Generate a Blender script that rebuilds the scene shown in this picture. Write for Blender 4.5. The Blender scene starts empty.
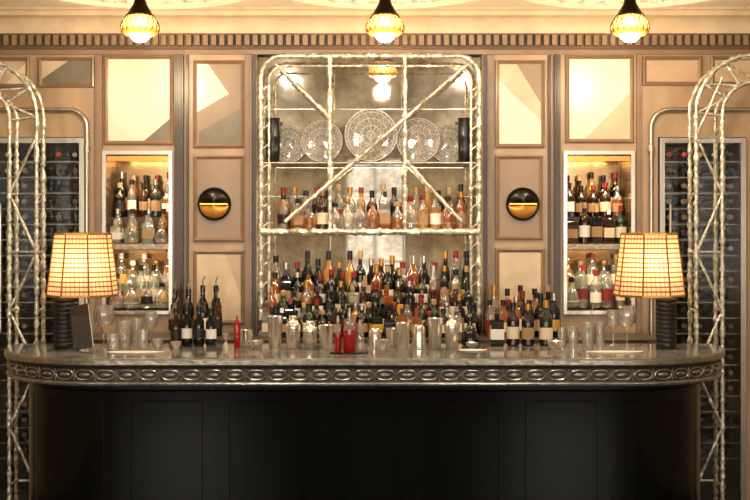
import bpy, math, random
from mathutils import Vector, Matrix
random.seed(7)
F=1200.0; CD=7.5; CZ=1.77
def X(px,d=0.0): return (px-375.0)*(CD-d)/F
def Z(py,d=0.0): return CZ-(py-225.0)*(CD-d)/F
def lin(c): 
    c=c/255.0
    return c/12.92 if c<=0.04045 else ((c+0.055)/1.055)**2.4
def C(r,g,b): return (lin(r),lin(g),lin(b),1.0)

# ---------------------------------------------------------------- materials
MATS={}
def mat(name,col,rough=0.5,metal=0.0,var=0.0,scale=8.0,bump=0.0,emit=0.0,ecol=None,coat=0.0,stretch=None,trans=0.0,spec=0.5):
    if name in MATS: return MATS[name]
    m=bpy.data.materials.new(name); m.use_nodes=True
    nt=m.node_tree; b=nt.nodes['Principled BSDF']
    b.inputs['Base Color'].default_value=col; b.inputs['Roughness'].default_value=rough
    b.inputs['Metallic'].default_value=metal; b.inputs['Coat Weight'].default_value=coat
    b.inputs['Transmission Weight'].default_value=trans
    b.inputs['Specular IOR Level'].default_value=spec
    if emit>0:
        b.inputs['Emission Color'].default_value=ecol or col; b.inputs['Emission Strength'].default_value=emit
    if var>0 or bump>0:
        tc=nt.nodes.new('ShaderNodeTexCoord'); mp=nt.nodes.new('ShaderNodeMapping')
        nt.links.new(tc.outputs['Object'],mp.inputs['Vector'])
        if stretch: mp.inputs['Scale'].default_value=stretch
        n=nt.nodes.new('ShaderNodeTexNoise'); n.inputs['Scale'].default_value=scale; n.inputs['Detail'].default_value=6
        nt.links.new(mp.outputs['Vector'],n.inputs['Vector'])
        if var>0:
            cr=nt.nodes.new('ShaderNodeValToRGB')
            cr.color_ramp.elements[0].position=0.3; cr.color_ramp.elements[1].position=0.7
            cr.color_ramp.elements[0].color=(col[0]*(1-var),col[1]*(1-var),col[2]*(1-var),1)
            cr.color_ramp.elements[1].color=(min(1,col[0]*(1+var)),min(1,col[1]*(1+var)),min(1,col[2]*(1+var)),1)
            nt.links.new(n.outputs['Fac'],cr.inputs['Fac']); nt.links.new(cr.outputs['Color'],b.inputs['Base Color'])
        if bump>0:
            bp=nt.nodes.new('ShaderNodeBump'); bp.inputs['Strength'].default_value=bump; bp.inputs['Distance'].default_value=0.01
            nt.links.new(n.outputs['Fac'],bp.inputs['Height']); nt.links.new(bp.outputs['Normal'],b.inputs['Normal'])
    MATS[name]=m; return m
def glassmat(name,tint,diff=0.0,dcol=None,gloss=0.12,rough=0.05,tr_mix=.4):
    m=bpy.data.materials.new(name); m.use_nodes=True; nt=m.node_tree
    for n in list(nt.nodes): nt.nodes.remove(n)
    out=nt.nodes.new('ShaderNodeOutputMaterial'); tr=nt.nodes.new('ShaderNodeBsdfTransparent'); tr.inputs['Color'].default_value=tint
    gl=nt.nodes.new('ShaderNodeBsdfGlossy'); gl.inputs['Roughness'].default_value=rough
    fr=nt.nodes.new('ShaderNodeLayerWeight'); fr.inputs['Blend'].default_value=0.35
    mm=nt.nodes.new('ShaderNodeMath'); mm.operation='MULTIPLY_ADD'; mm.inputs[1].default_value=0.8; mm.inputs[2].default_value=gloss; mm.use_clamp=True
    nt.links.new(fr.outputs['Facing'],mm.inputs[0])
    base=tr
    if diff>0:
        df=nt.nodes.new('ShaderNodeBsdfDiffuse'); df.inputs['Color'].default_value=dcol or tint
        tl=nt.nodes.new('ShaderNodeBsdfTranslucent'); tl.inputs['Color'].default_value=dcol or tint
        m0=nt.nodes.new('ShaderNodeMixShader'); m0.inputs[0].default_value=tr_mix
        nt.links.new(df.outputs[0],m0.inputs[1]); nt.links.new(tl.outputs[0],m0.inputs[2])
        mx=nt.nodes.new('ShaderNodeMixShader'); mx.inputs[0].default_value=diff
        nt.links.new(tr.outputs[0],mx.inputs[1]); nt.links.new(m0.outputs[0],mx.inputs[2]); base=mx
    m2=nt.nodes.new('ShaderNodeMixShader'); nt.links.new(mm.outputs[0],m2.inputs[0])
    nt.links.new(base.outputs[0],m2.inputs[1]); nt.links.new(gl.outputs[0],m2.inputs[2])
    nt.links.new(m2.outputs[0],out.inputs[0]); MATS[name]=m; return m

mat('panelling',C(172,146,116),0.36,var=0.22,scale=5,stretch=(1,1,.25))
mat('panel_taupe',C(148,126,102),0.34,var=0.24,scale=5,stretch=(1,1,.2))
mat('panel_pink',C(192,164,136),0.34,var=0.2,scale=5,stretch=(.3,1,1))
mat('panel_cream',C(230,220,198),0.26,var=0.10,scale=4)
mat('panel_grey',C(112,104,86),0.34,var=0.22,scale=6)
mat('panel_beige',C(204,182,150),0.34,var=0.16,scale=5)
mat('strip_brown',C(60,44,30),0.33,var=0.2,scale=9,stretch=(1,1,.1))
mat('moulding',C(136,110,84),0.32,var=0.14)
mat('plaster',C(234,224,206),0.7,var=0.03)
mat('cornice_cream',C(206,186,156),0.48,var=0.1)
mat('dentil_brown',C(92,70,50),0.5,var=0.15)
mat('silver_leaf',C(220,212,194),0.28,0.72,var=0.55,scale=38,bump=1.0)
mat('silver_shelf',C(190,182,164),0.35,0.7,var=0.35,scale=60,bump=0.8)
mat('steel',C(190,184,172),0.25,0.9,var=0.06)
mat('chrome',C(238,232,220),0.18,.93)
mat('pewter',C(150,145,134),0.3,0.75,var=0.3,scale=30,bump=0.3)
mat('pewter_dark',C(66,62,54),0.45,0.5,var=0.3,scale=30)
mat('bar_dark',C(8,9,6),0.14,var=0.3,scale=3,stretch=(4,4,.3),spec=0.22)
mat('bar_dark_trim',C(8,8,6),0.2,spec=0.2)
mat('black',C(13,12,11),0.3)
mat('rib_black',C(20,18,18),0.45)
mat('brass',C(205,150,75),0.25,0.95)
mat('brass_satin',C(214,152,74),0.42,0.5)
mat('dark_bronze',C(44,32,22),0.28,0.8)
mat('menu_cover',C(48,38,28),0.4,0.2,var=0.6,scale=60)
mat('wood_dark',C(48,34,24),0.4,var=0.3,scale=4,stretch=(1,6,1))
mat('fridge_in',C(14,13,12),0.5)
mat('counter_wood',C(66,54,42),0.4,var=0.2)
mat('riser',C(64,50,38),0.5,var=0.1)
mat('niche_back',C(150,126,90),0.18,0.78,var=0.25,scale=9)
mat('bulb',(1,.8,.5,1),0.3,emit=48,ecol=(1,.72,.38,1))
mat('l_cream',C(222,206,174),0.6); mat('l_white',C(232,226,214),0.6); mat('l_yellow',C(206,158,66),0.6)
mat('l_black',C(22,20,18),0.5); mat('l_red',C(120,30,22),0.5); mat('l_tan',C(160,128,90),0.6); mat('l_blue',C(60,80,110),0.6)
mat('c_black',C(16,14,14),0.3); mat('c_gold',C(190,140,64),0.3,0.8); mat('c_red',C(120,22,18),0.35); mat('c_silver',C(190,186,178),0.25,0.9)
mat('g_dark',C(10,12,8),0.06,coat=.3); mat('g_brown',C(42,19,7),0.06,coat=.3); mat('g_green',C(24,38,16),0.06,coat=.3)
mat('paper',C(222,214,198),0.8)
mat('candle_green',C(86,96,62),0.5)
mat('red_liquid',C(150,14,9),0.1,coat=.5)
glassmat('g_clear',(.93,.93,.90,1),0.12,(.94,.92,.87,1),0.14)
glassmat('g_pale',(.78,.85,.74,1),0.25,(.72,.78,.66,1),0.12)
glassmat('g_amber',(.72,.30,.07,1),0.45,(.56,.18,.025,1),0.08)
glassmat('g_gold',(.92,.60,.22,1),0.4,(.80,.46,.12,1),0.08)
glassmat('g_door',(.80,.80,.78,1),0.0,None,0.015,0.03)
glassmat('g_shelf',(.80,.88,.82,1),0.15,(.8,.86,.8,1),0.15)
glassmat('crystal',(.90,.89,.85,1),0.18,(.95,.93,.88,1),0.16,0.05)
glassmat('crystal_cut',(.95,.94,.9,1),0.8,(1,.98,.92,1),0.40,0.08)
glassmat('amber_glass',(1.0,.62,.26,1),0.72,(1,.54,.20,1),0.08,0.1,.65)

def marble():
    m=bpy.data.materials.new('marble_top'); m.use_nodes=True; nt=m.node_tree; b=nt.nodes['Principled BSDF']
    tc=nt.nodes.new('ShaderNodeTexCoord'); n=nt.nodes.new('ShaderNodeTexNoise'); n.inputs['Scale'].default_value=3; n.inputs['Detail'].default_value=9; n.inputs['Distortion'].default_value=1.4
    cr=nt.nodes.new('ShaderNodeValToRGB'); e=cr.color_ramp.elements
    e[0].position=.35; e[0].color=C(92,89,84); e[1].position=.65; e[1].color=C(158,152,143)
    x=e.new(.5); x.color=C(118,114,107)
    nt.links.new(tc.outputs['Object'],n.inputs['Vector']); nt.links.new(n.outputs['Fac'],cr.inputs['Fac']); nt.links.new(cr.outputs['Color'],b.inputs['Base Color'])
    b.inputs['Roughness'].default_value=.12; b.inputs['Metallic'].default_value=.3; MATS['marble_top']=m
marble()
def mirror():
    m=bpy.data.materials.new('antique_mirror'); m.use_nodes=True; nt=m.node_tree; b=nt.nodes['Principled BSDF']
    tc=nt.nodes.new('ShaderNodeTexCoord'); n=nt.nodes.new('ShaderNodeTexNoise'); n.inputs['Scale'].default_value=5; n.inputs['Detail'].default_value=10; n.inputs['Roughness'].default_value=.65
    cr=nt.nodes.new('ShaderNodeValToRGB'); e=cr.color_ramp.elements
    e[0].position=.36; e[0].color=C(158,146,124); e[1].position=.62; e[1].color=C(226,218,200)
    nt.links.new(tc.outputs['Object'],n.inputs['Vector']); nt.links.new(n.outputs['Fac'],cr.inputs['Fac']); nt.links.new(cr.outputs['Color'],b.inputs['Base Color'])
    b.inputs['Metallic'].default_value=.84
    mr=nt.nodes.new('ShaderNodeMapRange'); mr.inputs['From Min'].default_value=.35; mr.inputs['From Max'].default_value=.65; mr.inputs['To Min'].default_value=.07; mr.inputs['To Max'].default_value=.015
    nt.links.new(n.outputs['Fac'],mr.inputs['Value']); nt.links.new(mr.outputs[0],b.inputs['Roughness']); MATS['antique_mirror']=m
mirror()
def shade():
    m=bpy.data.materials.new('lamp_shade'); m.use_nodes=True; nt=m.node_tree
    for n in list(nt.nodes): nt.nodes.remove(n)
    out=nt.nodes.new('ShaderNodeOutputMaterial'); tc=nt.nodes.new('ShaderNodeUVMap')
    br=nt.nodes.new('ShaderNodeTexBrick'); br.offset=0.0
    br.inputs['Scale'].default_value=1; br.inputs['Brick Width'].default_value=.17; br.inputs['Row Height'].default_value=.075; br.inputs['Mortar Size'].default_value=.014; br.inputs['Mortar Smooth'].default_value=.4
    br.inputs['Color1'].default_value=C(238,210,174); br.inputs['Color2'].default_value=C(222,190,152); br.inputs['Mortar'].default_value=C(118,78,48)
    nt.links.new(tc.outputs['UV'],br.inputs['Vector'])
    d=nt.nodes.new('ShaderNodeBsdfDiffuse'); t=nt.nodes.new('ShaderNodeBsdfTranslucent'); mx=nt.nodes.new('ShaderNodeMixShader'); mx.inputs[0].default_value=.65
    for q in (d,t): nt.links.new(br.outputs['Color'],q.inputs['Color'])
    nt.links.new(d.outputs[0],mx.inputs[1]); nt.links.new(t.outputs[0],mx.inputs[2]); nt.links.new(mx.outputs[0],out.inputs[0]); MATS['lamp_shade']=m
shade()

# ---------------------------------------------------------------- mesh builder
class MB:
    def __init__(s,name): s.name=name; s.v=[]; s.f=[]; s.m=[]; s.names=[]; s.uv={}
    def mi(s,n):
        if n not in s.names: s.names.append(n)
        return s.names.index(n)
    def face(s,idx,m): s.f.append(tuple(idx)); s.m.append(s.mi(m))
    def box(s,x0,x1,y0,y1,z0,z1,m):
        if x0>x1:x0,x1=x1,x0
        if y0>y1:y0,y1=y1,y0
        if z0>z1:z0,z1=z1,z0
        b=len(s.v)
        s.v+= [(x0,y0,z0),(x1,y0,z0),(x1,y1,z0),(x0,y1,z0),(x0,y0,z1),(x1,y0,z1),(x1,y1,z1),(x0,y1,z1)]
        for q in ((3,2,1,0),(4,5,6,7),(0,1,5,4),(1,2,6,5),(2,3,7,6),(3,0,4,7)): s.face([b+i for i in q],m)
    def prism(s,pts,y0,y1,m):
        b=len(s.v); n=len(pts)
        for p in pts: s.v.append((p[0],y0,p[1]))
        for p in pts: s.v.append((p[0],y1,p[1]))
        s.face(range(b,b+n),m); s.face([b+n+i for i in reversed(range(n))],m)
        for i in range(n): j=(i+1)%n; s.face((b+i,b+n+i,b+n+j,b+j),m)
    def lathe(s,c,prof,m=None,seg=14,M=None,rot=0.0,scal=None):
        b=len(s.v); c=Vector(c); n=len(prof)
        for p in prof:
            for i in range(seg):
                a=rot+2*math.pi*i/seg; k=scal(a) if scal else 1
                q=Vector((p[0]*k*math.cos(a),p[0]*k*math.sin(a),p[1]))
                if M: q=M@q
                s.v.append(tuple(c+q))
        for r in range(n-1):
            mm=prof[r+1][2] if len(prof[r+1])>2 else m
            for i in range(seg):
                j=(i+1)%seg
                s.face((b+r*seg+i,b+r*seg+j,b+(r+1)*seg+j,b+(r+1)*seg+i),mm)
    def tube(s,pts,r,m,seg=8,closed=False,jit=0.0,step=None,caps=True):
        P=[Vector(p) for p in pts]
        if step:
            Q=[]
            n=len(P); rng=n if closed else n-1
            for i in range(rng):
                a=P[i]; c=P[(i+1)%n]; k=max(1,int((c-a).length/step))
                for t in range(k): Q.append(a.lerp(c,t/k))
            if not closed: Q.append(P[-1])
            P=Q
        n=len(P); b=len(s.v); up=None
        for i in range(n):
            if closed: t=(P[(i+1)%n]-P[i-1])
            else: t=P[min(i+1,n-1)]-P[max(i-1,0)]
            t.normalize()
            if up is None:
                up=Vector((0,0,1)) if abs(t.z)<.9 else Vector((0,1,0))
            u=(up-t*up.dot(t)).normalized(); w=t.cross(u); up=u
            rr=r*(1+random.uniform(-jit,jit)); 
            for k in range(seg):
                a=2*math.pi*k/seg; r2=rr*(1+random.uniform(-jit,jit)*.5)
                s.v.append(tuple(P[i]+u*math.cos(a)*r2+w*math.sin(a)*r2))
        for i in range(n if closed else n-1):
            i2=(i+1)%n
            for k in range(seg):
                k2=(k+1)%seg
                s.face((b+i*seg+k,b+i*seg+k2,b+i2*seg+k2,b+i2*seg+k),m)
        if caps and not closed:
            s.face([b+k for k in reversed(range(seg))],m); s.face([b+(n-1)*seg+k for k in range(seg)],m)
    def frame(s,x0,x1,z0,z1,prof,m):
        if z0>z1: z0,z1=z1,z0
        b=len(s.v)
        for (o,y) in prof:
            s.v+=[(x0+o,y,z0+o),(x1-o,y,z0+o),(x1-o,y,z1-o),(x0+o,y,z1-o)]
        for i in range(len(prof)-1):
            for k in range(4):
                k2=(k+1)%4
                s.face((b+i*4+k,b+i*4+k2,b+(i+1)*4+k2,b+(i+1)*4+k),m)
    def build(s,smooth=True,angle=38,origin=True):
        me=bpy.data.meshes.new(s.name)
        xs=[v[0] for v in s.v]; ys=[v[1] for v in s.v]; zs=[v[2] for v in s.v]
        o=Vector(((min(xs)+max(xs))/2,(min(ys)+max(ys))/2,min(zs))) if origin else Vector((0,0,0))
        me.from_pydata([tuple(Vector(v)-o) for v in s.v],[],s.f)
        for n in s.names: me.materials.append(MATS[n])
        for p,mi in zip(me.polygons,s.m): p.material_index=mi; p.use_smooth=smooth
        if s.uv:
            ul=me.uv_layers.new(name='UVMap')
            for pi,uvs in s.uv.items():
                for li,uv in zip(me.polygons[pi].loop_indices,uvs): ul.data[li].uv=uv
        if smooth: me.set_sharp_from_angle(angle=math.radians(angle))
        me.update()
        ob=bpy.data.objects.new(s.name,me); ob.location=o; bpy.context.collection.objects.link(ob); return ob

CEIL=3.10; XL=-3.3; XR=3.3
# ---------------------------------------------------------------- room
r=MB('floor'); r.box(XL-.1,XR+.1,-9.6,.5,-.1,0,'wood_dark'); r.build(False)
r=MB('ceiling'); r.box(XL-.1,XR+.1,-9.6,.5,CEIL,CEIL+.1,'plaster'); r.build(False)
r=MB('wall_left'); r.box(XL-.1,XL,-9.5,.45,0,CEIL,'panel_beige'); r.build(False)
r=MB('wall_right'); r.box(XR,XR+.1,-9.5,.45,0,CEIL,'panel_beige'); r.build(False)
w=MB('wall_back')
ops=[(-8,86,137,345+175),(105,171,153,312),(257,482,52,340),(565,632,153,312),(658,746,137,520)]
cur=XL
for (a,b,t,bo) in ops:
    xa,xb=X(a),X(b)
    w.box(cur,xa,0,.35,0,CEIL,'panelling')
    w.box(xa,xb,0,.35,Z(t),CEIL,'panelling'); 
    zb=Z(bo)
    if zb>0.02: w.box(xa,xb,0,.35,0,zb,'panelling')
    cur=xb
w.box(cur,XR,0,.35,0,CEIL,'panelling'); w.box(XL,XR,.35,.45,0,CEIL,'panelling')
w.build(False)
w=MB('wall_front'); yw=-9.4
wins=[(-2.7,-1.7),(-.45,.45),(1.7,2.7)]; cur=XL  # unseen windows added for frontal fill and the mirror's bright patch
for a,b in wins:
    w.box(cur,a,yw-.1,yw,0,CEIL,'panel_cream'); w.box(a,b,yw-.1,yw,0,.8,'panel_cream'); w.box(a,b,yw-.1,yw,2.75,CEIL,'panel_cream'); cur=b
w.box(cur,XR,yw-.1,yw,0,CEIL,'panel_cream'); w.build(False)
for i,(a,b) in enumerate(wins):
    g=MB('window_%d'%(i+1)); 
    g.frame(a,b,.8,2.75,[(0,yw+.0),(0,yw+.03),(.06,yw+.03),(.06,yw-.05)],'moulding')
    g.box((a+b)/2-.02,(a+b)/2+.02,yw-.03,yw,.86,2.69,'moulding')
    for zz in (1.25,1.75,2.25): g.box(a+.06,b-.06,yw-.03,yw,zz-.015,zz+.015,'moulding')
    g.build(False)

# cornice
t=MB('trim_1')
prof=[(0,2.865),(.035,2.865),(.035,2.95),(.09,2.955),(.09,2.968)]
for i in range(7):
    a=i/6*math.pi/2; prof.append((.09+.07*(1-math.cos(a)),2.968+.08*math.sin(a)))
prof+=[(.18,3.05),(.18,3.075),(.20,3.085),(.20,CEIL-.001)]
b=len(t.v)
for d,z in prof: t.v+=[(XL,-d,z),(XR,-d,z)]
for i in range(len(prof)-1):
    t.face((b+2*i,b+2*i+1,b+2*i+3,b+2*i+2),'dentil_brown' if i<2 else 'cornice_cream')
x=XL+.02
while x<XR-.05:
    t.box(x,x+.03,-.07,-.036,2.885,2.948,'moulding'); x+=.0515
t.box(XL,XR,-.022,-.0,2.835,2.864,'moulding')
t.build(True,30)

# ceiling roses
for px in (140,385,630):
    cx=X(px,.88); cy=-.88
    q=MB('ceiling_rose')
    for rr,th in ((.645,.014),(.60,.009),(.40,.012),(.16,.015)):
        q.tube([(cx+rr*math.cos(2*math.pi*i/64),cy+rr*math.sin(2*math.pi*i/64),CEIL-th*.7) for i in range(64)],th,'plaster',6,closed=True)
    for k in range(24):
        a=2*math.pi*k/24; ca,sa=math.cos(a),math.sin(a)
        for (R0,lw,lh) in ((.5,.07,.05),(.27,.08,.028)):
            pts=[]
            for i in range(22):
                th=i/21*4.2*math.pi/1.4; k2=1-.75*i/21
                u=R0+lw*k2*math.cos(th); v=lh*k2*math.sin(th)
                pts.append((cx+u*ca-v*sa,cy+u*sa+v*ca,CEIL-.010))
            q.tube(pts,.011,'plaster',6)
    q.lathe((cx,cy,CEIL-.035),[(0,0),(.06,0),(.09,.02),(.12,.034)],'plaster',24)
    q.build()

# wall panels
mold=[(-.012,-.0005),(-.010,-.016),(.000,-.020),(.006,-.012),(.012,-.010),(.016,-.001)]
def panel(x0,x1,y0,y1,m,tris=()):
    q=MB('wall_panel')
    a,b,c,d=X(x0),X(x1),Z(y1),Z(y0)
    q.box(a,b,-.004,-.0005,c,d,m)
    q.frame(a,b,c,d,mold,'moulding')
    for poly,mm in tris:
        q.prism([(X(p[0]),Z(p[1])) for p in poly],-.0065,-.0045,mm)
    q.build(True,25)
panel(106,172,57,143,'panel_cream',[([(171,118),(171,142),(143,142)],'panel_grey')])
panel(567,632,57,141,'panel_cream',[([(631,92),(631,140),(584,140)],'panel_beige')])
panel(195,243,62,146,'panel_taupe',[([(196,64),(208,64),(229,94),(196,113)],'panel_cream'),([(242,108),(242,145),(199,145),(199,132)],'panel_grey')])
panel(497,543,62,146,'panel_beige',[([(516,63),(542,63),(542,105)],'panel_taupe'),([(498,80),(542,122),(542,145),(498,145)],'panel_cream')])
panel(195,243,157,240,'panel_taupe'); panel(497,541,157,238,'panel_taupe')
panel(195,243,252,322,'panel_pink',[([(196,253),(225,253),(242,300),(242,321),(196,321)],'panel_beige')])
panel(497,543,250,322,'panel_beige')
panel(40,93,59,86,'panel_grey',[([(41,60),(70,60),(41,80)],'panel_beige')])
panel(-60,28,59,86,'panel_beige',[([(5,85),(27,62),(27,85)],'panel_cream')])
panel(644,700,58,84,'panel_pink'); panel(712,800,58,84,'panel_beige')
t=MB('trim_2')
for a,b,mm in ((175,184,'strip_brown'),(245,252,'moulding'),(554,560,'strip_brown'),(487,493,'moulding'),(96,103,'moulding'),(636,641,'moulding')):
    t.box(X(a),X(b),-.03,-.0005,.0,2.83,mm); t.box(X(a)+.012,X(b)-.012,-.036,-.03,.0,2.83,mm)
for a,b in ((186,189),(548,551),(253,256),(483,486)):
    t.box(X(a),X(b),-.018,-.0005,0,2.83,'strip_brown')
t.build(False)
for sgn,cxp in ((1,88),(-1,650)):
    q=MB('trim_3' if sgn==1 else 'trim_4')
    pts=[(X(cxp),-.03,.6)]
    zt=Z(110); x0=X(cxp); R=.11
    pts.append((x0,-.03,zt-R))
    for i in range(1,9):
        a=i/8*math.pi/2; pts.append((x0-sgn*R*(1-math.cos(a)),-.03,zt-R+R*math.sin(a)))
    pts.append((x0-sgn*.62,-.03,zt)); 
    q.tube(pts,.014,'steel',10); q.lathe((x0,-.03,Z(152)),[(.014,0),(.022,0),(.022,.03),(.014,.03)],'steel',12)
    q.build()

# ---------------------------------------------------------------- wine cabinets
for (a,b) in ((-7,85),(659,745)):
    x0,x1=X(a),X(b); z0,z1=.012,Z(138)
    q=MB('wine_fridge')
    q.box(x0,x1,.32,.34,z0,z1,'fridge_in'); q.box(x0,x0+.015,.01,.32,z0,z1,'fridge_in'); q.box(x1-.015,x1,.01,.32,z0,z1,'fridge_in')
    q.box(x0,x1,.01,.32,z1-.02,z1,'fridge_in'); q.box(x0,x1,.01,.32,z0,z0+.1,'fridge_in')
    fw=.032
    q.frame(x0,x1,z0,z1,[(0,.01),(0,-.022),(fw,-.022),(fw,.01)],'steel')
    q.box(x0+fw,x1-fw,-.008,-.004,z0+fw,z1-fw,'g_door')
    q.tube([(x0+.06,-.05,1.1),(x0+.06,-.05,1.9)],.008,'steel')
    for zz in (1.12,1.88): q.tube([(x0+.06,-.05,zz),(x0+.06,-.02,zz)],.006,'steel')
    M=Matrix.Rotation(math.radians(90),3,'X')
    z=.35
    while z<z1-.1:
        q.box(x0+.02,x1-.02,.05,.3,z-.05,z-.044,'black'); q.box(x0+.02,x1-.02,.03,.045,z-.05,z-.042,'steel')
        n=5
        for i in range(n):
            xx=x0+.075+(x1-x0-.15)*i/(n-1)
            g=random.choice(['g_dark','g_green','g_brown','g_dark']); cp=random.choice(['c_black','c_red','c_gold','c_silver','c_black','l_tan'])
            q.lathe((xx,.28,z),[(.036,0,g),(.036,.15,g),(.015,.19,g),(.014,.20,g),(.0155,.20,cp),(.0155,.235,cp),(0,.235,cp)],g,10,M)
        z+=.098
    q.build()
    L=bpy.data.lights.new('cabinet_light','AREA'); L.shape='RECTANGLE'; L.size=.4; L.size_y=.03; L.energy=2.5; L.color=(1,.85,.66)
    o=bpy.data.objects.new('cabinet_light',L); o.location=((x0+x1)/2,.018,z1-.025); bpy.context.collection.objects.link(o)

# ---------------------------------------------------------------- bottles
def bottle(q,x,y,z,kind=None,h=None,pourer=False,g=None,l=None,c=None,r=None):
    kind=kind or random.choice(['std','std','std','wine','sq','round','slim'])
    g=g or random.choice(['g_dark','g_brown','g_amber','g_amber','g_gold','g_green','g_clear'])
    l=l or random.choice(['l_cream','l_white','l_tan','l_yellow','l_black','l_cream','l_red','l_tan'])
    c=c or random.choice(['c_black','c_gold','c_red','c_black','c_silver','l_tan','c_black'])
    h=h or random.uniform(.26,.31)
    top='g_clear' if g in('g_amber','g_gold') and random.random()<.5 else g
    seg=12; rot=random.random(); rn=.0135
    if kind=='std': r=r or .036; P=[(r*.85,0,g),(r,.006,g),(r,.16*h,g),(r+.0006,.16*h,l),(r+.0006,.44*h,l),(r,.44*h,g),(r,.56*h,g),(r*.93,.62*h,top),(r*.6,.70*h,top),(rn,.76*h,top),(rn,.86*h,top)]
    elif kind=='wine': r=r or .037; P=[(r*.85,0,g),(r,.006,g),(r,.14*h,g),(r+.0006,.14*h,l),(r+.0006,.40*h,l),(r,.40*h,g),(r,.60*h,g),(r*.8,.67*h,g),(rn*1.1,.75*h,g),(rn,.84*h,g)]
    elif kind=='slim': r=r or .029; P=[(r*.85,0,g),(r,.006,g),(r,.2*h,g),(r+.0006,.2*h,l),(r+.0006,.45*h,l),(r,.45*h,g),(r*.95,.64*h,top),(rn,.74*h,top),(rn,.87*h,top)]
    elif kind=='sq': r=r or .045; seg=4; rot=math.pi/4+random.choice([0,0,.4]); h*=.9; P=[(r*.92,0,g),(r,.008,g),(r,.18*h,g),(r+.0008,.18*h,l),(r+.0008,.46*h,l),(r,.46*h,g),(r,.66*h,top),(r*.85,.71*h,top),(rn*1.2,.74*h,top),(rn*1.2,.85*h,top)]
    else:
        r=r or .05; h*=.82; P=[(r*.7,0,g),(r*.95,.04*h,g),(r,.2*h,g),(r*.99,.22*h,l if random.random()<.35 else g),(r*.95,.42*h,g),(r*.7,.56*h,top),(rn*1.2,.68*h,top),(rn*1.1,.82*h,top)]
    P=[(0,0,g)]+P
    ht=P[-1][1]
    if kind=='round':
        P+=[(.016,ht,c),(.02,ht+.06*h,c),(.017,h*.97,c),(0,h,c)]
    else: P+=[(rn*1.2,ht,c),(rn*1.2,h,c),(0,h,c)]
    q.lathe((x,y,z),P,g,seg,None,rot)
    if pourer:
        q.tube([(x,y,z+h-.002),(x,y,z+h+.03),(x+.012,y,z+h+.055)],.0045,'c_silver',6)
def row(q,xa,xb,y,z,gap=.078,jit=.008,**kw):
    n=max(1,int((xb-xa)/gap)); gp=(xb-xa)/n
    for i in range(n):
        k=dict(kw); 
        for key in list(k): 
            if isinstance(k[key],(list,tuple)): k[key]=random.choice(k[key])
        bottle(q,xa+gp*(i+.5)+random.uniform(-jit,jit)*.4,y+random.uniform(-jit,jit),z,**k)

# ---------------------------------------------------------------- niche cabinets
for (a,b,left) in ((105,171,True),(565,632,False)):
    x0,x1=X(a),X(b); zb,zt=Z(312),Z(153)
    q=MB('display_cabinet')
    q.box(x0+.002,x1-.002,.30,.31,zb,zt,'niche_back')
    q.frame(x0,x1,zb,zt,[(0,.0),(-.012,-.0005),(-.012,-.026),(.010,-.026),(.010,.0)],'steel')
    q.frame(x0,x1,zb,zt,[(.010,.0),(.010,.29)],'niche_back')
    zs=Z(246)
    q.box(x0+.011,x1-.011,.0,.29,zs-.02,zs+.012,'silver_shelf')
    q.box(x0+.011,x1-.011,.14,.29,zs+.012,zs+.18,'riser'); q.box(x0+.011,x1-.011,.15,.29,zb+.019,zb+.12,'riser')
    q.box(x0+.011,x1-.011,.0,.02,zt-.05,zt-.02,'brass')
    q.build(True,30)
    z=MB('liquor_bottles')
    row(z,x0+.015,x1-.015,.25,zs+.182,.068,jit=.003,g=['g_dark','g_amber','g_brown','g_gold','g_clear'],h=(.27,.29,.31),kind=['std','slim','std'])
    row(z,x0+.015,x1-.015,.18,zs+.182,.070,jit=.003,g=['g_dark','g_amber','g_brown','g_green','g_clear'],h=(.22,.24,.2),kind=['std','std','slim'])
    if left:
        row(z,x0+.015,x1-.015,.095,zs+.014,.078,kind=['std','sq'],g=['g_gold','g_clear','g_amber'],h=(.22,.24))
        row(z,x0+.015,x1-.015,.035,zs+.014,.090,jit=.002,kind=['round','sq','round'],g=['g_clear','g_clear','g_pale','g_clear'],h=(.17,.2,.22),l=['l_white','l_tan'],c=['g_clear','c_silver'])
        row(z,x0+.015,x1-.015,.22,zb+.122,.070,g=['g_pale','g_clear','g_gold'],h=(.24,.26),c=['c_silver','l_white','c_gold'])
        row(z,x0+.015,x1-.015,.10,zb+.021,.074,kind=['std','sq','slim'],g=['g_pale','g_clear','g_pale'],h=(.24,.27),c=['c_silver','c_black','c_gold'])
        row(z,x0+.015,x1-.015,.035,zb+.021,.082,jit=.002,kind=['std','round','slim'],g=['g_pale','g_clear','g_clear'],h=(.17,.2),c=['c_silver','c_black'])
    else:
        row(z,x0+.015,x1-.015,.07,zs+.014,.072,kind=['std','std','sq'],g=['g_dark','g_green','g_brown','g_dark'],h=(.24,.26,.22),l=['l_cream','l_white','l_tan'])
        row(z,x0+.015,x1-.015,.22,zb+.122,.070,g=['g_clear','g_pale','g_gold'],h=(.24,.26),l=['l_white','l_cream'])
        row(z,x0+.015,x1-.015,.09,zb+.021,.072,g=['g_clear','g_pale','g_clear'],h=(.24,.27),l=['l_white','l_cream','l_blue','l_red'])
    z.build()
    for zz,e in ((zt-.03,3.6),(zs-.03,2.2)):
        L=bpy.data.lights.new('cabinet_light','AREA'); L.shape='RECTANGLE'; L.size=.3; L.size_y=.05; L.energy=e; L.color=(1,.80,.56)
        o=bpy.data.objects.new('cabinet_light',L); o.location=((x0+x1)/2,.04,zz); bpy.context.collection.objects.link(o)

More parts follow.
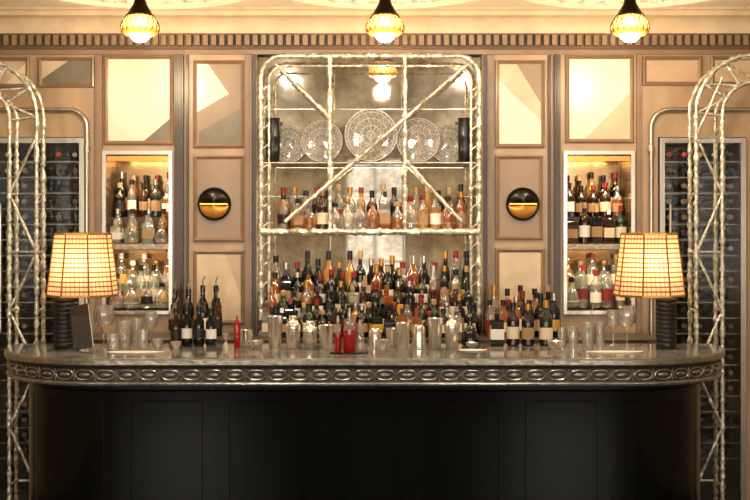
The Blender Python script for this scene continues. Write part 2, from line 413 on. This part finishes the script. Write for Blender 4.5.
# ---------------------------------------------------------------- central display
xc0,xc1=X(257),X(482)
q=MB('wall_mirror'); q.box(xc0+.002,xc1-.002,.065,.08,1.0,Z(53),'antique_mirror')
for zz in (1.95,2.50): q.box(xc0+.002,xc1-.002,.062,.0655,zz-.002,zz+.002,'steel')
for xx in (X(330),X(405)): q.box(xx-.002,xx+.002,.062,.0655,1.0,Z(53),'steel')
q.build(False)
FY=-.13
fx=lambda p: X(p,.13); fz=lambda p: Z(p,.13)
def rrect(x0,x1,z0,z1,R,y):
    P=[(x0,y,z0),(x0,y,z1-R)]
    for i in range(1,9):
        a=i/8*math.pi/2; P.append((x0+R*(1-math.cos(a)),y,z1-R+R*math.sin(a)))
    P.append((x1-R,y,z1))
    for i in range(1,9):
        a=i/8*math.pi/2; P.append((x1-R+R*math.sin(a),y,z1-R+R*math.cos(a)))
    P.append((x1,y,z0)); return P
q=MB('display_shelf_frame')
zc=1.103
q.tube(rrect(fx(261),fx(479),zc,fz(56),.13,FY),.0155,'silver_leaf',9,jit=.3,step=.016)
q.tube(rrect(fx(269),fx(471),zc,fz(66),.09,FY),.008,'silver_leaf',8,jit=.25,step=.016)
zz=1.15
while zz<2.7:
    for s0,s1 in ((261,269),(471,479)): q.tube([(fx(s0),FY,zz),(fx(s1),FY,zz+.04)],.005,'silver_leaf',6)
    zz+=.12
for p in (330,405): q.tube([(fx(p),FY,fz(233)),(fx(p),FY,fz(57))],.0135,'silver_leaf',9,jit=.32,step=.016)
q.tube([(fx(468),FY-.008,fz(64)),(fx(285),FY-.008,fz(222))],.0125,'silver_leaf',9,jit=.32,step=.016)
q.tube([(fx(276),FY+.006,fz(64)),(fx(330),FY+.006,fz(118))],.0115,'silver_leaf',9,jit=.32,step=.016)
q.tube([(fx(405),FY+.006,fz(160)),(fx(462),FY+.006,fz(222))],.0115,'silver_leaf',9,jit=.32,step=.016)
for p in (261,479):
    for z_ in (1.3,2.0,2.6): q.tube([(fx(p),FY,z_),(X(p-3 if p<300 else p+3),-.001,z_)],.007,'silver_leaf',6)
zS=Z(232,.13)
q.box(fx(262),fx(478),-.125,.06,zS-.012,zS+.008,'silver_shelf')
q.tube([(fx(261),FY-.005,zS),(fx(479),FY-.005,zS)],.021,'silver_leaf',9,jit=.32,step=.016)
zG=Z(163,.12)
q.box(fx(263),fx(477),-.12,.06,zG-.006,zG+.004,'g_shelf'); q.tube([(fx(263),-.124,zG),(fx(477),-.124,zG)],.008,'steel',8)
q.build(True,50)
for zz,e in ((zS-.018,3.6),(zG-.012,2.0)):  # lights added under both shelves to make the bottles glow
    L=bpy.data.lights.new('shelf_strip_light','AREA'); L.shape='RECTANGLE'; L.size=1.2; L.size_y=.015; L.energy=e; L.color=(1,.80,.56)
    o=bpy.data.objects.new('shelf_strip_light',L); o.location=((xc0+xc1)/2,-.105,zz); bpy.context.collection.objects.link(o)
# cut crystal plates
M=Matrix.Rotation(math.radians(90+6),3,'X')
for p,rr,yy in ((289,.118,.022),(322,.130,-.012),(371,.165,-.045),(418,.138,-.008),(448,.122,.022)):
    q=MB('crystal_plate')
    c=Vector((X(p,-yy),yy,zG+.008+rr*1.03))
    q.lathe(c,[(0,.0),(rr*.25,.0),(rr*.45,.006),(rr*.92,.014),(rr,.020),(rr*.99,.024),(rr*.9,.019),(rr*.45,.010),(0,.005)],'crystal',72,M,0,lambda a:1+.012*math.cos(a*36))
    def pt(r_,a,z_): return c+M@Vector((r_*rr*math.cos(a),r_*rr*math.sin(a),z_))
    for rad,th,z_ in ((.97,.0045,.022),(.86,.002,.019),(.62,.0028,.013),(.36,.0028,.008),(.15,.0024,.006)):
        q.tube([pt(rad,2*math.pi*i/48,z_) for i in range(48)],th,'crystal_cut',5,closed=True)
    for k in range(30):
        a=2*math.pi*k/30
        q.tube([pt(.87,a,.019),pt(.96,a+.1,.022)],.0018,'crystal_cut',4); q.tube([pt(.96,a,.022),pt(.87,a+.1,.019)],.0018,'crystal_cut',4)
    for k in range(20):
        a=2*math.pi*k/20
        for sg in (1,-1):
            q.tube([pt(.36+(.5)*t/4,a+sg*.32*t/4,.008+.011*t/4) for t in range(5)],.0019,'crystal_cut',4)
    for k in range(12):
        a=2*math.pi*k/12
        q.tube([pt(.0,a,.006),pt(.36,a,.008)],.002,'crystal_cut',4)
    q.box(c.x-.03,c.x+.03,yy-.03,yy+.03,zG+.0042,zG+.010,'black')
    q.build(True,40)
for p in (273,465):
    q=MB('black_vase')
    q.lathe((X(p,.075),-.072,zG+.0045),[(0,0),(.036,0),(.04,.01),(.043,.06),(.045,.07),(.043,.08),(.044,.15),(.047,.16),(.044,.17),(.040,.25),(.046,.275),(.04,.275),(.036,.25),(0,.24)],'black',18); q.build()
q=MB('liquor_bottles')
row(q,fx(290),fx(468),-.055,zS+.009,.073,jit=.004,kind=['round','std','round','sq','round'],g=['g_amber','g_gold','g_amber','g_brown','g_clear'],h=(.22,.25,.27,.24),l=['l_tan','l_cream','l_white'])
row(q,fx(275),fx(290),-.05,zS+.009,.07,kind='slim',g='g_clear',h=.22)
row(q,fx(276),fx(468),.015,zS+.009,.068,jit=.003,kind=['std','slim','wine'],g=['g_dark','g_brown','g_amber','g_clear','g_gold'],h=(.27,.29,.25))
q.build()
q=MB('back_bar_counter')
q.box(X(98),X(642),-.5,-.04,1.07,1.1,'counter_wood'); q.box(X(100),X(640),-.47,-.04,0,1.07,'bar_dark')
q.box(xc0+.04,xc1-.04,-.10,.06,1.101,1.255,'riser'); q.box(xc0+.04,xc1-.04,-.185,-.10,1.101,1.175,'riser')
q.build(False)
q=MB('liquor_bottles')
gs=['g_dark','g_brown','g_amber','g_amber','g_gold','g_green','g_clear','g_dark','g_dark']
row(q,X(270),X(472),.008,1.257,.064,g=gs,h=(.30,.32,.35,.28),kind=['std','std','wine','slim'],jit=.004)
row(q,X(270),X(472),-.062,1.257,.070,g=gs,h=(.22,.24,.26,.2),jit=.003)
row(q,X(268),X(471),-.143,1.177,.070,g=gs,h=(.24,.25,.21),jit=.004)
row(q,X(262),X(476),-.235,1.101,.076,g=gs,h=(.22,.25,.2),kind=['std','sq','round','std'])
row(q,X(262,.3),X(476,.3),-.33,1.101,.080,g=gs,h=(.19,.2,.17),kind=['std','sq','round','std'])
q.build()
q=MB('liquor_bottles')
row(q,X(488,.2),X(556,.2),-.14,1.101,.070,g=['g_dark','g_brown','g_green','g_clear','g_amber'],h=(.28,.31,.30),kind=['std','wine','slim'])
row(q,X(486,.2),X(558,.2),-.22,1.101,.074,g=['g_dark','g_brown','g_green','g_clear'],h=(.26,.27,.25))
row(q,X(484,.3),X(560,.3),-.31,1.101,.076,g=['g_dark','g_brown','g_amber','g_dark'],h=(.24,.26,.22))
q.build()
q=MB('liquor_bottles')
row(q,X(168,.2),X(222,.2),-.16,1.101,.066,g=['g_dark','g_dark','g_brown'],h=(.27,.28,.3),c='c_black',pourer=True,kind=['std','slim'])
row(q,X(166,.3),X(224,.3),-.27,1.101,.070,g=['g_dark','g_clear','g_brown'],h=(.23,.25),pourer=True,kind=['std','slim'],l=['l_cream','l_black','l_tan'])
q.build()

# ---------------------------------------------------------------- bar
BCX=-.056; BA=1.97; BR=.65; YF=-1.5; YB=-.72
def outline(off,nc=20,ns=40):
    A=BA-off; R=BR-off; yf=YF+off; P=[]
    P.append((BCX-A,YB)); 
    for i in range(nc+1):
        a=i/nc*math.pi/2; P.append((BCX-A+R*(1-math.cos(a)),yf+R-R*math.sin(a)))
    for i in range(1,ns): P.append((BCX-(A-R)+2*(A-R)*i/ns,yf))
    for i in range(nc+1):
        a=(1-i/nc)*math.pi/2; P.append((BCX+A-R*(1-math.cos(a)),yf+R-R*math.sin(a)))
    P.append((BCX+A,YB)); return P
q=MB('bar_counter')
prof=[(.02,1.100,'marble_top'),(.006,1.099,'pewter'),(0,1.092,'pewter'),(0,1.070,'pewter'),(.006,1.063,'pewter'),(.018,1.060,'pewter'),(.022,1.052,'pewter_dark'),(.026,1.048,'pewter_dark'),(.026,.985,'pewter_dark'),(.018,.980,'pewter'),(.014,.972,'pewter'),(.018,.962,'pewter'),(.05,.958,'pewter'),(.115,.955,'bar_dark_trim'),
 (.115,.93,'bar_dark_trim'),(.13,.92,'bar_dark_trim'),(.13,.90,'bar_dark'),(.13,.14,'bar_dark'),(.11,.12,'bar_dark_trim'),(.11,.0,'bar_dark_trim')]
rings=[]
for o,z,m in prof:
    P=outline(o); rings.append((len(q.v),len(P))); 
    for p in P: q.v.append((p[0],p[1],z))
for i in range(len(prof)-1):
    b0,n=rings[i]; b1,_=rings[i+1]
    for k in range(n-1): q.face((b0+k,b1+k,b1+k+1,b0+k+1),prof[i+1][2])
b0,n=rings[0]; q.face([b0+k for k in range(n)],'marble_top')
q.box(BCX-BA+.14,BCX+BA-.14,YB-.03,YB,0,1.06,'bar_dark'); q.box(BCX-BA+.005,BCX+BA-.005,YB-.002,YB+.012,1.06,1.099,'marble_top')
P=outline(.026,40,80); L=[0]
for i in range(1,len(P)): L.append(L[-1]+math.dist(P[i],P[i-1]))
def at(s,PP,LL):
    for i in range(1,len(LL)):
        if LL[i]>=s:
            t=(s-LL[i-1])/max(1e-9,LL[i]-LL[i-1]); a,b=PP[i-1],PP[i]
            d=Vector((b[0]-a[0],b[1]-a[1],0)).normalized()
            return Vector((a[0]+(b[0]-a[0])*t,a[1]+(b[1]-a[1])*t,0)),d
    return None
n=int(L[-1]/.108)
for k in range(n):
    c,d=at((k+.5)*L[-1]/n,P,L); nrm=Vector((d.y,-d.x,0))
    c=c+nrm*.003; zc_=1.0165
    pts=[]
    for i in range(20):
        a=2*math.pi*i/20; ex=.047*math.copysign(abs(math.cos(a))**.75,math.cos(a)); ez=.024*math.sin(a)
        pts.append(c+d*ex+Vector((0,0,zc_+ez)))
    q.tube(pts,.0052,'pewter',6,closed=True)
    M3=Matrix((d,Vector((0,0,1)),nrm)).transposed()
    S=M3@Matrix.Diagonal((.032,.012,.010))
    q.lathe(tuple(c+Vector((0,0,zc_))),[(1,0),(.92,.4),(.7,.72),(.38,.93),(0,1)],'pewter',12,S)
    c2,d2=at(min(L[-1]-.001,(k+1)*L[-1]/n),P,L)
    q.tube([c2+nrm*.003+Vector((0,0,.99)),c2+nrm*.003+Vector((0,0,1.044))],.004,'pewter',6)
P2=outline(.13,40,80); L2=[0]
for i in range(1,len(P2)): L2.append(L2[-1]+math.dist(P2[i],P2[i-1]))
npan=9; ps=L2[-1]/npan
for k in range(npan):
    s0=k*ps+.07; s1=(k+1)*ps-.07
    top=[];bot=[]
    for i in range(13):
        c,d=at(s0+(s1-s0)*i/12,P2,L2); nrm=Vector((d.y,-d.x,0)); c=c-nrm*.001
        top.append(c+Vector((0,0,.87))); bot.append(c+Vector((0,0,.18)))
    q.tube(top+bot[::-1],.0025,'bar_dark',8,closed=True)
q.build(True,35)

# ---------------------------------------------------------------- lattice arches
def arch(name,xi,xo,span,zt,sgn):
    q=MB(name); y0=-.36; y1=-.5
    far=xi+sgn*span
    def path(x0,x1,z1,R,y):
        P=[(x0,y,.012),(x0,y,z1-R)]
        s=1 if x1>x0 else -1
        for i in range(1,13):
            a=i/12*math.pi/2; P.append((x0+s*R*(1-math.cos(a)),y,z1-R+R*math.sin(a)))
        P.append((x1-s*R,y,z1))
        for i in range(1,13):
            a=i/12*math.pi/2; P.append((x1-s*R+s*R*math.sin(a),y,z1-R+R*math.cos(a)))
        P.append((x1,y,.012)); return P
    w=abs(xo-xi)
    for y in (y0,y1):
        q.tube(path(xi,far,zt,.34,y),.0125,'silver_leaf',9,jit=.34,step=.016)
        q.tube(path(xo,far-sgn*w,zt-w,.2,y),.0125,'silver_leaf',9,jit=.34,step=.016)
    z=.25; k=0
    while z<zt-.45:
        for xa,xb in ((xi,xo),(far,far-sgn*w)):
            q.tube([(xa,y1,z),(xb,y1,z+.34)] if k%2==0 else [(xb,y1,z),(xa,y1,z+.34)],.008,'silver_leaf',6,jit=.3,step=.02)
            q.tube([(xa,y0,z),(xa,y1,z)],.008,'silver_leaf',6); q.tube([(xb,y0,z),(xb,y1,z)],.008,'silver_leaf',6)
            if k%2==0: q.tube([(xa,y0,z),(xb,y0,z)],.007,'silver_leaf',6,jit=.2,step=.022)
        z+=.34; k+=1
    for i in range(4):
        t=i/3; a=t*math.pi/2
        A=(xi+sgn*.34*(1-math.cos(a)),y1,zt-.34+.34*math.sin(a)); B=(xo+sgn*.2*(1-math.cos(a)),y1,zt-w-.2+.2*math.sin(a))
        q.tube([A,B],.008,'silver_leaf',6,jit=.2,step=.022)
        if i<3:
            a2=(i+1)/3*math.pi/2; B2=(xo+sgn*.2*(1-math.cos(a2)),y1,zt-w-.2+.2*math.sin(a2)); q.tube([A,B2],.007,'silver_leaf',6,jit=.2,step=.022)
    for y in (y0,y1):
        for xx in (xi,xo,far,far-sgn*w): q.lathe((xx,y,.0),[(0,0),(.04,0),(.04,.008),(.016,.014)],'silver_leaf',10)
    q.build(True,60)
arch('lattice_arch',X(694,.45),X(720,.45),1.15,Z(56,.45),1)
arch('lattice_arch',X(39,.45),X(12,.45),1.15,Z(60,.45),-1)

# ---------------------------------------------------------------- pendants
for px in (140,385,630):
    cx=X(px,.88); cy=-.88; zc_=Z(28,.88)
    q=MB('pendant_lamp')
    q.tube([(cx,cy,zc_+.16),(cx,cy,CEIL-.036)],.008,'dark_bronze',8)
    q.lathe((cx,cy,zc_),[(.012,.19),(.026,.185),(.032,.15),(.038,.13),(.056,.10),(.066,.085),(.072,.07),(.066,.066),(0,.08)],'dark_bronze',28)
    P=[(.068,.072),(.080,.055),(.094,.035),(.103,.012),(.104,-.008),(.096,-.028),(.080,-.040),(.072,-.036),(.088,-.024),(.095,-.006)]
    q.lathe((cx,cy,zc_),P,'amber_glass',60,None,0,lambda a:1+.025*math.cos(a*20))
    for k in range(18):
        a=2*math.pi*k/18
        for sg in (1,-1):
            q.tube([(cx+(P[i][0]+.003)*math.cos(a+sg*i*.09),cy+(P[i][0]+.003)*math.sin(a+sg*i*.09),zc_+P[i][1]) for i in range(6)],.0022,'dark_bronze',4)
    q.tube([(cx+.073*math.cos(2*math.pi*i/40),cy+.073*math.sin(2*math.pi*i/40),zc_+.070) for i in range(40)],.005,'dark_bronze',6,closed=True)
    q.lathe((cx,cy,zc_-.008),[(0,-.072),(.030,-.066),(.052,-.044),(.060,-.014),(.050,.014),(.026,.036),(.018,.07),(0,.07)],'bulb',20)
    q.build()
    L=bpy.data.lights.new('pendant_light','POINT'); L.energy=27; L.color=(1,.76,.48); L.shadow_soft_size=.05
    o=bpy.data.objects.new('pendant_light',L); o.location=(cx,cy,zc_-.14); bpy.context.collection.objects.link(o)

# ---------------------------------------------------------------- sconces
for px in (214,523):
    cx=X(px,.03); cz=Z(204,.03); q=MB('wall_sconce')
    M=Matrix.Rotation(math.radians(90),3,'X')
    q.lathe((cx,-.001,cz),[(0,0),(.10,0),(.104,.008),(.104,.022),(.098,.028),(.09,.02),(0,.014)],'black',40,M)
    for half,mm,R0,dep in ((0,'black',.088,.035),(1,'brass_satin',.090,.045)):
        b=len(q.v); n=16; k=6
        for j in range(k+1):
            ph=j/k*math.pi/2
            for i in range(n+1):
                a=math.pi*i/n+(math.pi if half else 0)
                zz=R0*math.cos(ph)*math.sin(a)*(.94)+(-.006 if half else .006)
                q.v.append((cx+R0*math.cos(ph)*math.cos(a),-.022-dep*math.sin(ph)*abs(math.sin(a))**.5,cz+zz))
        for j in range(k):
            for i in range(n): q.face((b+j*(n+1)+i,b+j*(n+1)+i+1,b+(j+1)*(n+1)+i+1,b+(j+1)*(n+1)+i),mm)
    q.box(cx-.086,cx+.086,-.045,-.02,cz-.004,cz+.004,'brass')
    q.build(True,50)

# ---------------------------------------------------------------- table lamps
def lamp(px,pbase):
    d=1.0; cx=X(px,d); bx=X(pbase,d); cy=-d; zt=Z(234,d); zb=Z(295,d)
    q=MB('table_lamp')
    P=[(0,1.1005),(.055,1.1005),(.058,1.108)]
    z=1.112
    while z<1.365: P+=[(.052,z),(.056,z+.008),(.056,z+.018)]; z+=.024
    P+=[(.05,1.372),(0,1.374)]
    q.lathe((bx,cy,0),P,'rib_black',24)
    q.tube([(bx,cy,1.37),(bx,cy,1.40),(cx,cy,1.44),(cx,cy,1.52)],.007,'brass',8)
    q.lathe((cx,cy,1.52),[(0,0),(.02,.0),(.03,.03),(.03,.05),(.02,.075),(0,.085)],'bulb',12)
    n=8; rb=.19; rt=.15; rot=math.pi/8; b=len(q.v)
    for rr,z in ((rb,zb),(rt,zt)):
        for i in range(n): a=rot+2*math.pi*i/n; q.v.append((cx+rr*math.cos(a),cy+rr*math.sin(a),z))
    for i in range(n):
        j=(i+1)%n; fi=len(q.f); q.face((b+i,b+j,b+n+j,b+n+i),'lamp_shade')
        q.uv[fi]=[(0,0),(1.02,0),(1.02,.975),(0,.975)]
        q.tube([q.v[b+i],q.v[b+n+i]],.005,'brass',6)
    q.tube([q.v[b+i] for i in range(n)],.0065,'brass',6,closed=True); q.tube([q.v[b+n+i] for i in range(n)],.0065,'brass',6,closed=True)
    for i in (0,2,4,6): q.tube([q.v[b+n+i],(cx,cy,zt-.02)],.003,'brass',5)
    q.tube([(cx,cy,1.60),(cx,cy,zt-.015)],.004,'brass',6)
    q.build(True,20)
    L=bpy.data.lights.new('table_lamp_light','POINT'); L.energy=2.2; L.color=(1,.76,.52); L.shadow_soft_size=.035
    o=bpy.data.objects.new('table_lamp_light',L); o.location=(cx+.0,cy-.06,1.56); bpy.context.collection.objects.link(o)
lamp(83,64); lamp(649,666)

# ---------------------------------------------------------------- bar-top objects
BT=1.1005
def shaker(px,d=1.0,h=.15,kind=0):
    q=MB('cocktail_shaker'); x=X(px,d)
    if kind==0: P=[(0,0),(.03,0),(.032,.004),(.042,h*.97),(.044,h),(.041,h),(.03,.01),(0,.01)]
    elif kind==1: P=[(0,0),(.030,0),(.033,.005),(.042,h*.62),(.0425,h*.66),(.038,h*.76),(.024,h*.84),(.022,h*.85),(.022,h*.97),(.018,h),(0,h)]
    else: P=[(0,0),(.04,0),(.041,.004),(.034,h*.6),(.036,h*.62),(.033,h*.9),(.024,h),(0,h)]
    q.lathe((x,-d,BT),P,'chrome',24); q.build()
for px,h,k,d in ((275,.175,0,1.0),(293,.18,1,1.02),(310,.15,1,1.0),(326,.13,0,1.03),(403,.14,0,1.0),(419,.13,2,1.02),(435,.165,0,1.0),(452,.18,1,1.0),(383,.06,0,1.12),(246,.09,0,.86),(393,.10,0,.88),(375,.11,2,.98)):
    shaker(px,d,h,k)
def wineglass(px,d,h=.21,R=.045):
    q=MB('wine_glass')
    q.lathe((X(px,d),-d,BT),[(0,0),(.034,0),(.034,.002),(.006,.006),(.004,.02),(.004,h*.42),(.012,h*.46),(R*.8,h*.56),(R,h*.7),(R*.95,h*.85),(R*.78,h),(R*.76,h),(R*.92,h*.85),(R*.96,h*.7),(R*.76,h*.57),(.0,h*.48)],'g_clear',24); q.build()
def tumbler(px,d,h=.09,R=.036,name='tumbler'):
    q=MB(name)
    q.lathe((X(px,d),-d,BT),[(0,0),(R*.88,0),(R*.9,.004),(R,h),(R*.95,h),(R*.84,.012),(0,.012)],'g_clear',20,None,0,lambda a:1+.012*math.cos(a*10))
    if name=='mixing_jug':
        x=X(px,d); q.tube([(x,-d-R*.98,BT+h*.85),(x,-d-R-.03,BT+h*.8),(x,-d-R-.034,BT+h*.45),(x,-d-R*.93,BT+h*.25)],.005,'g_clear',8)
        q.tube([(x-.01,-d,BT+.014),(x+.03,-d,BT+h+.11)],.0025,'chrome',6)
    q.build()
wineglass(104,.92,.23,.058); wineglass(627,.95,.23,.055); wineglass(613,.84,.2,.04)
wineglass(151,.84,.19,.038)
for px,d,h,R in ((137,.84,.15,.036),(113,1.10,.09,.034),(143,.98,.10,.034),(573,.90,.11,.032),(600,.83,.13,.030),(562,.81,.10,.028)): tumbler(px,d,h,R)
tumbler(124,.99,.15,.040,'mixing_jug'); tumbler(588,1.0,.14,.036,'mixing_jug')
def bowl(px,d,R,h,m='pewter',name='small_bowl',fill=None):
    q=MB(name); q.lathe((X(px,d),-d,BT),[(0,0),(R*.5,0),(R*.55,.006),(R*.9,h*.6),(R,h),(R*.95,h),(R*.8,h*.6),(0,.012)],m,20)
    if fill: q.lathe((X(px,d),-d,BT+h*.6),[(R*.8,0),(R*.5,.008),(0,.012)],fill,16)
    q.build()
bowl(158,.99,.035,.05,'chrome'); bowl(256,1.02,.045,.045,'chrome','small_bowl','candle_green'); bowl(556,1.02,.05,.045,'chrome','small_bowl','l_tan'); bowl(472,.97,.035,.03,'chrome'); bowl(176,1.02,.03,.04,'chrome')
def tray(px0,px1,d,m,name,th=.008,dep=.13):
    q=MB(name); x0,x1=X(px0,d),X(px1,d); R=dep/2; cx=(x0+x1)/2; a=(x1-x0)/2
    q.lathe((cx,-d,BT),[(0,0),(a,0),(a+.006,th),(a,th),(a-.008,th*.5),(0,th*.5)],m,32,Matrix.Diagonal((1,R/a,1))); q.build()
tray(330,368,1.22,'black','serving_tray'); tray(108,164,1.22,'paper','serving_tray',.006,.09); tray(588,642,1.2,'paper','serving_tray',.006,.09); tray(460,486,1.12,'paper','serving_tray',.006,.09)
for px,h,r_,g,d in ((338,.19,.019,'red_liquid',1.22),(349.5,.23,.033,'red_liquid',1.22),(360,.17,.02,'g_clear',1.22)):
    q=MB('bitters_bottle'); x=X(px,d)
    q.lathe((x,-d,BT+.0045),[(0,0,g),(r_*.9,0,g),(r_,.005,g),(r_,h*.5,g),(r_*.9,h*.58,'g_clear'),(.009,h*.68,'g_clear'),(.008,h*.84,'g_clear'),(.011,h*.84,'c_silver'),(.006,h,'c_silver'),(0,h,'c_silver')],g,16); q.build()
q=MB('red_candle'); x=X(237,.95); q.lathe((x,-.95,BT),[(0,0),(.016,0),(.018,.005),(.018,.13),(.012,.15),(.006,.155),(.005,.175),(0,.176)],'red_liquid',16); q.build()  # slim red bottle standing on the bar
q=MB('jigger'); x=X(226,1.0); q.lathe((x,-1.0,BT),[(0,0),(.02,0),(.006,.04),(.022,.08),(.02,.08),(0,.045)],'chrome',16); q.build()
def single(px,d,**k):
    q=MB('liquor_bottle'); bottle(q,X(px,d),-d,BT,**k); q.build()
single(497,.85,kind='sq',h=.23,g='g_dark',l='l_white',c='c_black',r=.05)
single(513,.82,kind='std',h=.24,g='g_brown',l='l_cream',c='c_black'); single(528,.83,kind='std',h=.23,g='g_dark',l='l_tan',c='c_gold'); single(546,.82,kind='wine',h=.25,g='g_green',l='l_cream',c='c_gold')
for px,h in ((176,.21),(187,.22),(199,.22),(211,.21)): single(px,.86,kind='slim',h=h,g=random.choice(['g_dark','g_brown']),l=random.choice(['l_white','l_black','l_black']),c='c_black',pourer=True)
single(470,.84,kind='round',h=.2,g='g_dark',l='l_black',c='c_black')
q=MB('drinks_menu'); x=X(84,1.1); b=len(q.v)
M=Matrix.Rotation(math.radians(-14),4,'X')@Matrix.Rotation(math.radians(-10),4,'Y')
q.box(-.05,.05,-.012,.012,0,.235,'menu_cover'); q.box(-.046,.0515,-.009,.009,.003,.232,'paper')
for i in range(b,len(q.v)): 
    v=M@Vector(q.v[i]); q.v[i]=(x+v.x,-1.10+v.y,BT+.012+v.z)
q.build(False)

# ---------------------------------------------------------------- lights
def area(name,loc,rot,sx,sy,e,col):
    L=bpy.data.lights.new(name,'AREA'); L.shape='RECTANGLE'; L.size=sx; L.size_y=sy; L.energy=e; L.color=col
    o=bpy.data.objects.new(name,L); o.location=loc; o.rotation_euler=rot; bpy.context.collection.objects.link(o)
for i,(a,b) in enumerate(wins):
    area('window_daylight',((a+b)/2,yw-.06,1.775),(math.radians(90),0,0),b-a-.1,1.9,108 if i!=1 else 7,(1,.93,.84))  # added fill from the window openings, kept dim in the middle
for x in (-2.2,-.75,.75,2.2):
    q=MB('ceiling_downlight'); q.lathe((x,-2.9,CEIL-.02),[(.05,.02),(.075,.019),(.075,.0),(.055,.0),(.05,.018)],'plaster',24); q.build()  # trim ring added around each out-of-view fill spot
    L=bpy.data.lights.new('downlight','SPOT'); L.energy=105 if abs(x)<1 else 36; L.spot_size=math.radians(85); L.spot_blend=.8; L.shadow_soft_size=.06; L.color=(1,.88,.72)  # out-of-view spot added to wash the bar wall with fill
    o=bpy.data.objects.new('downlight',L); o.location=(x,-2.9,CEIL-.03); o.rotation_euler=(math.radians(62),0,0); bpy.context.collection.objects.link(o)
wd=bpy.data.worlds.new('World'); bpy.context.scene.world=wd; wd.use_nodes=True
wd.node_tree.nodes['Background'].inputs[0].default_value=(1,.93,.84,1); wd.node_tree.nodes['Background'].inputs[1].default_value=.3
try:
    bpy.context.scene.view_settings.view_transform='Standard'
except Exception: pass

cam=bpy.data.cameras.new('camera'); co=bpy.data.objects.new('camera',cam); bpy.context.collection.objects.link(co)
co.location=(0,-CD,CZ); co.rotation_euler=(math.radians(90),0,0); cam.lens=57.6; cam.sensor_width=36; cam.shift_y=-25/750
bpy.context.scene.camera=co
